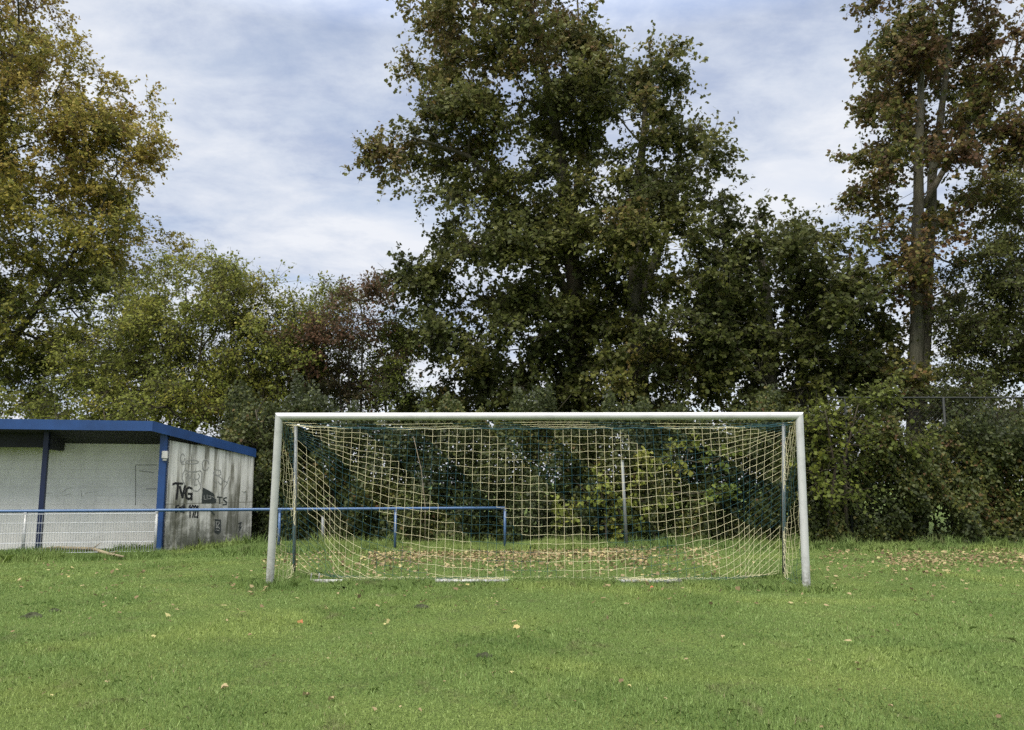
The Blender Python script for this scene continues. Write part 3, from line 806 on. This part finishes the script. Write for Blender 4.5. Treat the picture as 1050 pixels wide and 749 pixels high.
make_tree('slender_tree', 'slender dark green tree between the red-brown tree and the big maple', thin_stems(400, 540, 24.5, 2, 14, 330),
    lob([(398,350,26,34),(412,385,26,34),(392,405,34,28),(425,410,26,25)], 24.5, 1.5, .22), 2.6, 50, .36, .12, OVAL, M_green, M_darkbark)
# 3 big maple, two crowns
make_tree('maple_tree', 'tallest dark green maple with a branch reaching left over the gap in the sky', [
    ([(598,535,25.5),(594,400,25.5),(585,250,25.5),(568,120,25.5),(545,10,25.5),(530,-60,25.5)], [.36,.31,.26,.18,.10,.04]),
    ([(590,320,25.5),(540,220,25),(480,160,24.6),(420,140,24.4)], [.16,.12,.08,.03]),
    ([(585,250,25.5),(600,120,26),(592,0,26)], [.14,.09,.03])],
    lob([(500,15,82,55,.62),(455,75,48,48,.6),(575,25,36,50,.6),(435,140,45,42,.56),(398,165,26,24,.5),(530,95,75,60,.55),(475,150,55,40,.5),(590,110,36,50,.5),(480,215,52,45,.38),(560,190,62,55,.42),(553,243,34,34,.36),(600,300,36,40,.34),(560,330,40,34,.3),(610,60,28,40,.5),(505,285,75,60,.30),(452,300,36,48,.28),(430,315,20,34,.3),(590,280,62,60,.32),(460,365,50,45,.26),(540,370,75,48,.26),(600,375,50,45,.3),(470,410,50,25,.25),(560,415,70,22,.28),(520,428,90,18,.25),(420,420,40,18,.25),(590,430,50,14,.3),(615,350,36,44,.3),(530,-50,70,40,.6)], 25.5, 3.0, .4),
    2.5, 46, .42, .16, MAPLE, M_maple, M_darkbark)
make_tree('maple_tree', 'bushy green maple standing close right of the tallest maple, behind the crossbar', [
    ([(657,540,24.6),(656,400,24.6),(650,300,24.6),(655,180,24.6),(668,60,24.6)], [.34,.30,.24,.15,.04]),
    ([(652,320,24.6),(690,220,24.6),(700,120,24.8)], [.14,.09,.03])],
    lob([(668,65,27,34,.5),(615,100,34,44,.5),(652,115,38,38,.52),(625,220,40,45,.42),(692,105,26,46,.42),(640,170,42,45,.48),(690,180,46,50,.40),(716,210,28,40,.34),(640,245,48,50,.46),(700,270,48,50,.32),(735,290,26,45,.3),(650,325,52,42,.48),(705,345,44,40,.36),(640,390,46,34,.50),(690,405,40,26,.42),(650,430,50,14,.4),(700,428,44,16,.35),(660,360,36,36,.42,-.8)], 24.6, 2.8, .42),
    2.5, 46, .40, .15, MAPLE, M_maple, M_bark)
# 4 broad lower maple
make_tree('maple_tree', 'lower broad dark green maple right of the big pair, above the right post', [
    ([(790,540,24.2),(790,400,24.2),(785,300,24.2),(775,225,24.2)], [.33,.28,.16,.04]),
    ([(818,540,24.4),(820,400,24.4),(832,310,24.4),(838,250,24.4)], [.26,.22,.13,.03])],
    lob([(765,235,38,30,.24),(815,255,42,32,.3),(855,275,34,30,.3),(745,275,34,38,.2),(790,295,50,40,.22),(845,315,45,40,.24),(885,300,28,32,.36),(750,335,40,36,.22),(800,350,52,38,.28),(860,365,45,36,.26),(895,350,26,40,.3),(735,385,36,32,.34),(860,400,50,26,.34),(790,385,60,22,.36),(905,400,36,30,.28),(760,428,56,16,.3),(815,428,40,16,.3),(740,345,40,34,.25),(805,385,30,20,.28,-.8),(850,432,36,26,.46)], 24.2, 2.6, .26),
    2.5, 46, .40, .165, MAPLE, M_maple, M_bark)
# 5 tall tree with bare twin stem
make_tree('copper_tree', 'tall tree with bare grey twin stems and copper-brown leaves near the right edge', [
    ([(939,548,23),(938,430,23),(940,300,23),(941,180,23),(945,60,23),(948,-40,23)], [.27,.245,.185,.145,.09,.05]),
    ([(943,430,23.15),(952,280,23.4),(956,180,23.5),(968,95,23.5),(980,-20,23.5)], [.20,.17,.14,.09,.04]),
    ([(947,212,23.2),(994,126,23.3),(1050,70,23.3)], [.10,.07,.03])],
    lob([(930,25,40,50,.66,.6),(908,85,28,42,.7,.3),(960,90,42,40,.8,1.6),(985,20,46,45,.86,.8),(900,145,24,34,.62),(908,195,26,30,.7,.3),(990,120,40,50,.62,1.2),(1035,40,40,55,.86),(902,250,24,28,.74,.3),(910,290,30,34,.66,.5),(985,215,34,40,.62,1.6),(895,120,24,34,.6,.4),(890,175,22,30,.62,.3),(920,345,28,34,.7,1.4),(1000,170,30,40,.75,1.),(975,300,30,45,.7,1.5),(885,345,26,26,.5,.8),(1050,110,40,50,.8),(960,-30,70,40,.86),(930,180,24,50,.84,1.8),(950,70,34,40,.85,-.9),(975,130,26,22,.8,-.8),(935,268,16,12,.82,-.6),(965,240,22,20,.7,-.7),(940,395,14,14,.5,-.5),(960,160,18,16,.84,-.7)], 23, 2.0, .74),
    2.1, 44, .38, .15, MAPLE, M_maple, M_bark, tvar=.2)
# 6 green tree at the right edge
make_tree('hornbeam_tree', 'dense green tree cut off by the right edge of the frame', [
    ([(1062,545,22),(1060,400,22),(1058,250,22),(1050,170,22)], [.22,.18,.10,.03])],
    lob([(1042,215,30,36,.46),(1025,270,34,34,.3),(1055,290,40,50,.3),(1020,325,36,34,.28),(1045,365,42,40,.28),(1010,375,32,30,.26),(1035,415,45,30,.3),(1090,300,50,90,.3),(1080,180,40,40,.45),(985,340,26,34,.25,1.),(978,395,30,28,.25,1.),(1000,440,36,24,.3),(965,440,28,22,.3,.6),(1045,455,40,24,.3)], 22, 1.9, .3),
    3.6, 52, .34, .12, OVAL, M_maple, M_darkbark)

# ------------------------------------------------------------------ hedges
def make_hedge(name, label, foot, top, n, thick, size, tbase, seed, holes=()):
    """foot: [(x, y)] front line on the ground; top(x) gives the height"""
    rg = np.random.default_rng(seed)
    P0 = np.array(foot); seg = np.linalg.norm(np.diff(P0, axis=0), axis=1); cum = np.concatenate([[0], np.cumsum(seg)])
    s = rg.uniform(0, cum[-1], n); X = np.interp(s, cum, P0[:, 0]); Yf = np.interp(s, cum, P0[:, 1])
    H = top(X)*(1+.07*np.sin(X*3.1)+.06*np.sin(X*7.7+1)+.04*np.sin(X*13.3)+.13*np.clip(np.sin(X*19+3*np.sin(X*2.1))-.55, 0, 1)*(rg.random(n) < .35))
    zf = 1-rg.random(n)**1.0
    Z = H*np.clip(zf**.92+rg.normal(0, .015, n), .005, 1.08)
    dep = np.abs(rg.normal(0, .42, n))
    bul = .30*np.sin(X*1.9+Z*1.3)+.22*np.sin(X*4.3-Z*2.7+2)+.10*np.sin(X*8.7+Z*6.1)
    Yp = Yf+np.clip(dep, 0, 1.5)*thick-bul*.8+.25*(Z/np.maximum(H, .1))**2
    clump = .5+.5*np.sin(X*2.7+1.1*Z+seed)*np.sin(Z*3.3-X*1.2)
    keep = rg.random(n) < .62+.38*clump
    for (hx, hz, rx, rz) in holes: keep &= ~((((X-hx)/rx)**2+((Z-hz)/rz)**2 < 1) & (dep < .5))
    X, Yp, Z, clump = X[keep], Yp[keep], Z[keep], clump[keep]; m_ = len(X)
    P = np.stack([X, Yp, Z], 1)
    A = norm(rg.normal(0, .55, (m_, 3))+np.array([0, -.25, -.8])); N = norm(np.array([0, -.75, .55])+rg.normal(0, .5, (m_, 3)))
    tt = np.clip(tbase+.26*(clump-.5)+.14*np.sin(X*.9+1.7*Z+seed)+rg.normal(0, .19, m_), 0, 1)
    base = np.array([P0[:, 0].mean(), P0[:, 1].mean()+.6, 0])
    t = thing(name, base, label, 'hedge', 'hedges along the pitch edge')
    link('foliage', np_mesh('foliage', leaf_polys(P, A, N, size*rg.uniform(.6, 1.3, m_), IVY)-base, 6, tt), M_ivy, t)
    mb = MB()
    for k in range(int(cum[-1]*2.6)):
        ss = rg.uniform(0, cum[-1]); x_ = np.interp(ss, cum, P0[:, 0]); y_ = np.interp(ss, cum, P0[:, 1])+rg.uniform(.3, .9)*thick
        h_ = float(top(np.array([x_]))[0])*rg.uniform(.7, 1.05); pts = [np.array([x_, y_, -.05])]
        for q in range(1, 6): pts.append(np.array([x_+rg.normal(0, .07)*q, y_+rg.normal(0, .05)*q, h_*q/5]))
        mb.tube([p-base for p in pts], [.03*(1-.13*q) for q in range(6)], 5)
    mb.build('stems', M_darkbark, t)
    return t
HB = 19.5
xl, xr = at(215, 500, HB+.4)[0], at(846, 500, HB)[0]
def topA(x): return 3.45+.30*np.sin(x*.8+.5)+.22*np.sin(x*2.2)-.35*np.exp(-((x-1.4)/1.3)**2)
make_hedge('hedge', 'long dark ivy-green hedge running behind the goal', [(xl, HB+.9), (at(300,500,HB)[0], HB-.2), (0, HB-.45), (xr, HB-.6)], topA, 130000, 1.5, .082, .42, 3)
xl2, xr2 = at(832, 500, HB)[0], at(1120, 500, HB)[0]
def topB(x): return 2.72+.30*np.sin(x*1.1+1)+.18*np.sin(x*2.9)+.5*np.exp(-((x-xl2-.6)/1.0)**2)
make_hedge('hedge', 'ivy-covered hedge under the wire fence right of the goal', [(xl2, HB-.9), (xl2+1.5, HB-1.3), (xr2, HB-1.5)], topB, 68000, 1.4, .08, .55, 8, holes=((at(938,530,HB)[0], .45, .30, .55),))
# loose climbing growth above the right hedge, part of the setting behind the fence
def scrub(name, label, lobes, per, size, m_, shape, px, Y, cat='shrub', dens=2.0, spread=.34):
    return make_tree(name, label, [([(px-10,540,Y),(px-4,480,Y),(px-14,420,Y)], [.05,.035,.012]), ([(px+8,540,Y),(px+6,470,Y),(px+20,415,Y)], [.05,.035,.012])], lobes, dens, per, spread, size, shape, m_, M_darkbark, cat=cat, group='shrubs along the hedge')
scrub('climbing_shrub', 'sparse climbing shrub clinging to the fence at the far right', lob([(1005,440,45,26,.5),(1045,450,32,30,.5),(985,470,40,18,.55),(960,430,34,24,.5),(915,445,30,24,.5),(1000,415,50,16,.5)], 20.0, 1.0, .5), 34, .11, M_ivy, IVY, 1005, 20.0, dens=2.8)
scrub('climbing_shrub', 'yellow-green leafy shrub just right of the right goal post', lob([(850,440,34,26,.26),(842,470,24,22,.16),(885,448,36,24,.1),(915,440,32,24,.06),(855,500,28,34,.02),(880,415,30,16,.2)], 18.6, .7, .3), 30, .11, M_green, MAPLE, 860, 18.6, dens=2.0)
scrub('bramble_shrub', 'dark shrub filling the gap beside the shelter gable', lob([(275,500,26,36,.35),(262,470,20,28,.4),(285,460,22,30,.45),(290,540,18,16,.3),(300,440,30,25,.4)], 20.4, .9, .4), 46, .11, M_ivy, IVY, 276, 20.4, dens=2.4)
scrub('thicket_shrub', 'loose green thicket showing just above the shelter roof', lob([(30,425,60,24,.3),(-40,420,50,26,.3),(100,428,50,22,.35),(165,425,48,24,.4),(225,432,40,24,.35),(200,400,30,20,.42)], 22, 1.2, .35), 34, .12, M_green, OVAL, 120, 22, dens=1.9, spread=.4)
# bright maple saplings against the hedge
SAP = [(577,452,10,8),(590,445,10,6)]
make_tree('maple_sapling', 'yellow-green maple sapling right of the leaning steel pole', [([(672,556,18.9),(668,510,18.9),(655,470,18.9),(652,455,18.9)], [.022,.018,.012,.005]), ([(668,515,18.9),(690,495,18.9),(700,480,18.9)], [.012,.010,.005])],
    lob([(655,472,16,12),(668,500,18,12),(688,480,16,14),(700,462,13,9),(655,520,16,12),(684,520,14,12),(735,465,16,10,.2),(738,505,8,10,.1)], 18.9, .35, .5), 3.0, 6, .22, .115, MAPLE, M_lime, M_darkbark, cat='sapling', group='maple saplings before the hedge')
make_tree('maple_sapling', 'yellow-green maple sapling left of the leaning steel pole', [([(622,556,18.8),(620,520,18.8),(612,490,18.8)], [.022,.016,.006]), ([(621,530,18.8),(632,510,18.8)], [.012,.006]), ([(580,552,18.8),(577,520,18.8)], [.016,.006])],
    lob([(617,492,12,8),(634,522,16,14),(618,508,12,9),(580,515,11,10),(632,545,14,8,.4),(640,535,12,8)], 18.8, .3, .5), 3.2, 6, .19, .115, MAPLE, M_lime, M_darkbark, cat='sapling', group='maple saplings before the hedge')

# ------------------------------------------------------------------ tall wire fence behind the right hedge
FY = 18.75
fx0, fx1 = at(848, 408, FY), at(1120, 408, FY)
fen = thing('wire_fence', (fx0[0], FY, 0), 'tall dark wire fence showing above the right hedge', 'fence')
FZ = fx0[2]; M_fence = simple('dark_green_steel', (.014, .018, .016), .6, 0., .2, 5)
m = MB(); m.tube([(0, 0, FZ), (fx1[0]-fx0[0], 0, FZ)], .022, 6); m.tube([(0, 0, 2.1), (fx1[0]-fx0[0], 0, 2.1)], .008, 4); m.build('top_rail', M_fence, fen)
for px in (866, 967, 1068):
    x_ = at(px, 408, FY)[0]-fx0[0]; m = MB(); m.tube([(x_, 0, -.1), (x_, 0, FZ+.02)], .032, 8); m.build('post', M_fence, fen, smooth=True)
m = MB(); wx = fx1[0]-fx0[0]; nd = int(wx/.09)
for i in range(-20, nd):
    for s_ in (1, -1):
        x0_ = i*.15; p0 = np.array([x0_, .03*s_*.3, .4]); hgt_ = FZ-.4
        x1_ = x0_+s_*hgt_*.9
        # clip to the fence length
        pts = []
        for f_ in (0, 1):
            pts.append(np.array([x0_+(x1_-x0_)*f_, .006*s_, .4+hgt_*f_]))
        a_, b_ = pts
        if min(a_[0], b_[0]) < 0 or max(a_[0], b_[0]) > wx: 
            lo_, hi_ = 0., 1.
            dx = b_[0]-a_[0]
            tA, tB = sorted(((0-a_[0])/dx, (wx-a_[0])/dx)); lo_, hi_ = max(0, tA), min(1, tB)
            if hi_-lo_ < .02: continue
            a_, b_ = a_+(b_-a_)*lo_, a_+(b_-a_)*hi_
        m.tube([a_, b_], .0022, 3, cap=False)
m.build('chain_link', M_fence, fen)

# ------------------------------------------------------------------ steel pole and stake, dead stalk
def pole(name, label, cat, p0, p1, r, mat):
    m = MB(); c_ = np.array([p0[0], p0[1], 0]); b0 = np.array(p0); b0[2] = -.1
    m.tube([b0-c_, np.asarray(p1)-c_], r, 10); m.tube([np.asarray(p1)-c_, np.asarray(p1)+np.array([0,0,.015])-c_], r*1.15, 10)
    o = m.build(name, mat, smooth=True); o.location = c_; return tag(o, label, cat)
p0 = gnd(643, 562); pole('steel_pole', 'leaning grey steel pole standing in front of the hedge behind the goal', 'pole', p0, at(638, 473, p0[1]+.1), .036, M_steel)
p0 = gnd(331, 560); pole('short_stake', 'short grey stake standing behind the blue rail near the left post', 'stake', p0, at(331, 530, p0[1]), .035, M_steel)
m = MB(); p0 = at(432, 482, 19.0); c_ = np.array([p0[0], p0[1], 0])
m.tube([np.array([p0[0]+.12, p0[1], -.05])-c_, at(436, 520, 19.0)-c_, p0-c_, at(424, 448, 19.0)-c_], [.014, .012, .010, .006], 6)
o = m.build('dead_stalk', simple('dry_wood', (.24, .20, .14), .9), smooth=True); o.location = c_; tag(o, 'thin pale dead stalk leaning against the hedge left of centre', 'stalk')

# ------------------------------------------------------------------ fallen branch by the shelter
M_dead = simple('dead_branch_bark', (.27, .23, .15), .9, 0, .4, 5, .2, .5)
m = MB()
pp_ = [gnd(12, 572), gnd(40, 569.5), gnd(60, 568.5), gnd(95, 569), gnd(112, 572), gnd(127, 573.5)]
pp_ = [p+np.array([0, -.02, h]) for p, h in zip(pp_, (.07, .11, .13, .12, .07, .05))]
c_ = np.array([pp_[2][0], pp_[2][1], 0])
m.tube([p-c_ for p in pp_], [.022, .035, .042, .038, .034, .018], 9)
m.tube([pp_[4]-c_, pp_[4]+np.array([.22, -.1, .07])-c_], [.02, .008], 6); m.tube([pp_[3]-c_, pp_[3]+np.array([.1, .12, .12])-c_], [.018, .006], 6)
o = m.build('fallen_branch', M_dead, smooth=True); o.location = c_; tag(o, 'long pale bare branch lying on the grass before the shelter', 'branch')

# ------------------------------------------------------------------ turf clods
M_clod = simple('dark_turf_clod', (.055, .062, .035), .95, 0, .5, 30, .1, .8)
def clod(px, py, w_, label):
    p = gnd(px, py); n_ = 240
    a_ = rng.uniform(0, 6.283, n_); r_ = np.sqrt(rng.random(n_))*w_
    x_, y_ = p[0]+r_*np.cos(a_), p[1]+r_*np.sin(a_)*.7
    m = MB(); K = 11
    rings = []
    for q in range(4):
        rr = w_*(1-q/4)**.8; zz_ = [0, .35, .7, 1][q]*w_*.28
        rings.append([(rr*math.cos(6.283*k/K)*random.uniform(.75, 1.2), rr*.7*math.sin(6.283*k/K)*random.uniform(.75, 1.2), zz_+random.uniform(-.01, .01)-.012) for k in range(K)])
    vs = [v_ for r_ in rings for v_ in r_]+[(0, 0, w_*.28)]
    fs = [(q*K+k, q*K+(k+1) % K, (q+1)*K+(k+1) % K, (q+1)*K+k) for q in range(3) for k in range(K)]+[(3*K+k, 3*K+(k+1) % K, 4*K) for k in range(K)]
    m.add(vs, fs)
    o = m.build('turf_clod', M_clod, smooth=False); o.location = (p[0], p[1], gz(p[0], p[1])+.004); tag(o, label, 'clod', 'clods of torn turf on the pitch')
clod(432, 621, .12, 'dark clod of torn turf in front of the goal, right of the left post')
clod(33, 632, .14, 'dark clod of torn turf at the left edge of the pitch')
clod(56, 626, .08, 'small dark turf clod just beyond the one at the left edge')
clod(497, 671, .09, 'small flat turf clod low in the middle of the pitch')

# ------------------------------------------------------------------ fallen leaves
M_fall = leafmat('fallen_leaf', [(0,(.10,.07,.04)),(.35,(.20,.145,.075)),(.7,(.34,.275,.15)),(.9,(.40,.37,.16)),(1,(.40,.15,.07))], .15, .2, .7)
# litter: one mass behind the goal and at the right
def litter_pos(n, px0, px1, y0, y1):
    px = rng.uniform(px0, px1, n); Y = (y0+y1)/2+(y1-y0)*.5*np.clip(rng.normal(0, .62, n), -1.6, 1.6); Y += .5*np.sin(px*.045)+.3*np.sin(px*.13); X = (px-CX)/F*Y; return X, Y
LX, LY = [], []
for (n_, a0, a1, y0, y1) in ((2600, 275, 735, 13.6, 18.8), (2300, 380, 660, 14.4, 17.6), (650, 835, 1080, 13.2, 18.2), (800, 900, 1090, 13.8, 16.8), (1700, 290, 760, 17.3, 19.2), (200, 840, 1080, 16.4, 18.0), (500, 30, 1080, 9, 15)):
    a_, b_ = litter_pos(n_, a0, a1, y0, y1); LX.append(a_); LY.append(b_)
X_, Y_ = np.concatenate(LX), np.concatenate(LY); n_ = len(X_)
P = np.stack([X_, Y_, gz(X_, Y_)+rng.uniform(.02, .06, n_)], 1)
A = norm(np.stack([rng.normal(0, 1, n_), rng.normal(0, 1, n_), rng.normal(0, .25, n_)], 1)); N = norm(np.array([0, 0, 1.])+rng.normal(0, .45, (n_, 3)))
me = np_mesh('leaf_litter', leaf_polys(P, A, N, .056*rng.uniform(.45, 1.35, n_), MAPLE), 8, np.clip(rng.beta(2, 2, n_), 0, .92))
o = link('leaf_litter', me, M_fall); tag(o, 'scattered tan and brown autumn leaves behind the goal and along the hedge', 'leaf litter', kind='stuff')
# single leaves on the near grass
GL = 'fallen leaves on the near grass'
big = [(310,637,'orange-brown curled leaf lying in front of the left post'), (668,606,'orange leaf lying in the long grass at the right half of the goal line'), (936,616,'pale yellow leaf on the grass right of the goal'), (229,707,'pale tan leaf near the lower left of the lawn'), (337,717,'tan leaf standing out low on the lawn left of centre'), (311,712,'small brown leaf at the bottom of the lawn beside a tan one')]
protos = []
for k in range(6):
    P1 = np.zeros((1, 3)); me = np_mesh('fallen_leaf', leaf_polys(P1, np.array([[0, 1., .1]]), np.array([[.25*random.uniform(-1,1), .2*random.uniform(-1, 1), 1.]]), np.array([1.]), MAPLE*np.array([1, 1, 2.2])), 8, np.array([[.15,.35,.55,.7,.9,1.][k]]))
    me.materials.append(M_fall); protos.append(me)
def leaf_obj(x_, y_, s_, k, label):
    o = bpy.data.objects.new('fallen_leaf', protos[k]); C.objects.link(o)
    o.location = (x_, y_, float(gz(x_, y_))+.028); o.scale = (s_, s_, s_); o.rotation_euler = (random.uniform(-.45, .45), random.uniform(-.45, .45), random.uniform(0, 6.28))
    tag(o, label, 'leaf', GL)
for i, (px, py, lb) in enumerate(big):
    p = gnd(px, py); leaf_obj(p[0], p[1], .06 if i else .09, 5 if i < 2 else (4 if i == 2 else 3), lb)
xx, yy = gsample(120, 4.4, 11.5, 1.55)
for x_, y_ in zip(xx, yy):
    leaf_obj(float(x_), float(y_), random.uniform(.018, .046), random.choice([0, 0, 1, 1, 2, 2, 3, 4]), 'small dry tan leaf lying on the mown grass before the goal')

# ------------------------------------------------------------------ render settings
sc.view_settings.view_transform = 'Standard'; sc.view_settings.look = 'None'; sc.view_settings.gamma = 1; sc.view_settings.use_curve_mapping = False
sc.view_settings.exposure = 1.0
sc.render.engine = 'CYCLES'
sc.cycles.max_bounces = 6; sc.cycles.diffuse_bounces = 3; sc.cycles.glossy_bounces = 2; sc.cycles.transmission_bounces = 3
sc.cycles.use_denoising = False
sc.cycles.denoiser = 'OPENIMAGEDENOISE'; sc.cycles.denoising_prefilter = 'ACCURATE'
sc.cycles.sample_clamp_indirect = 4
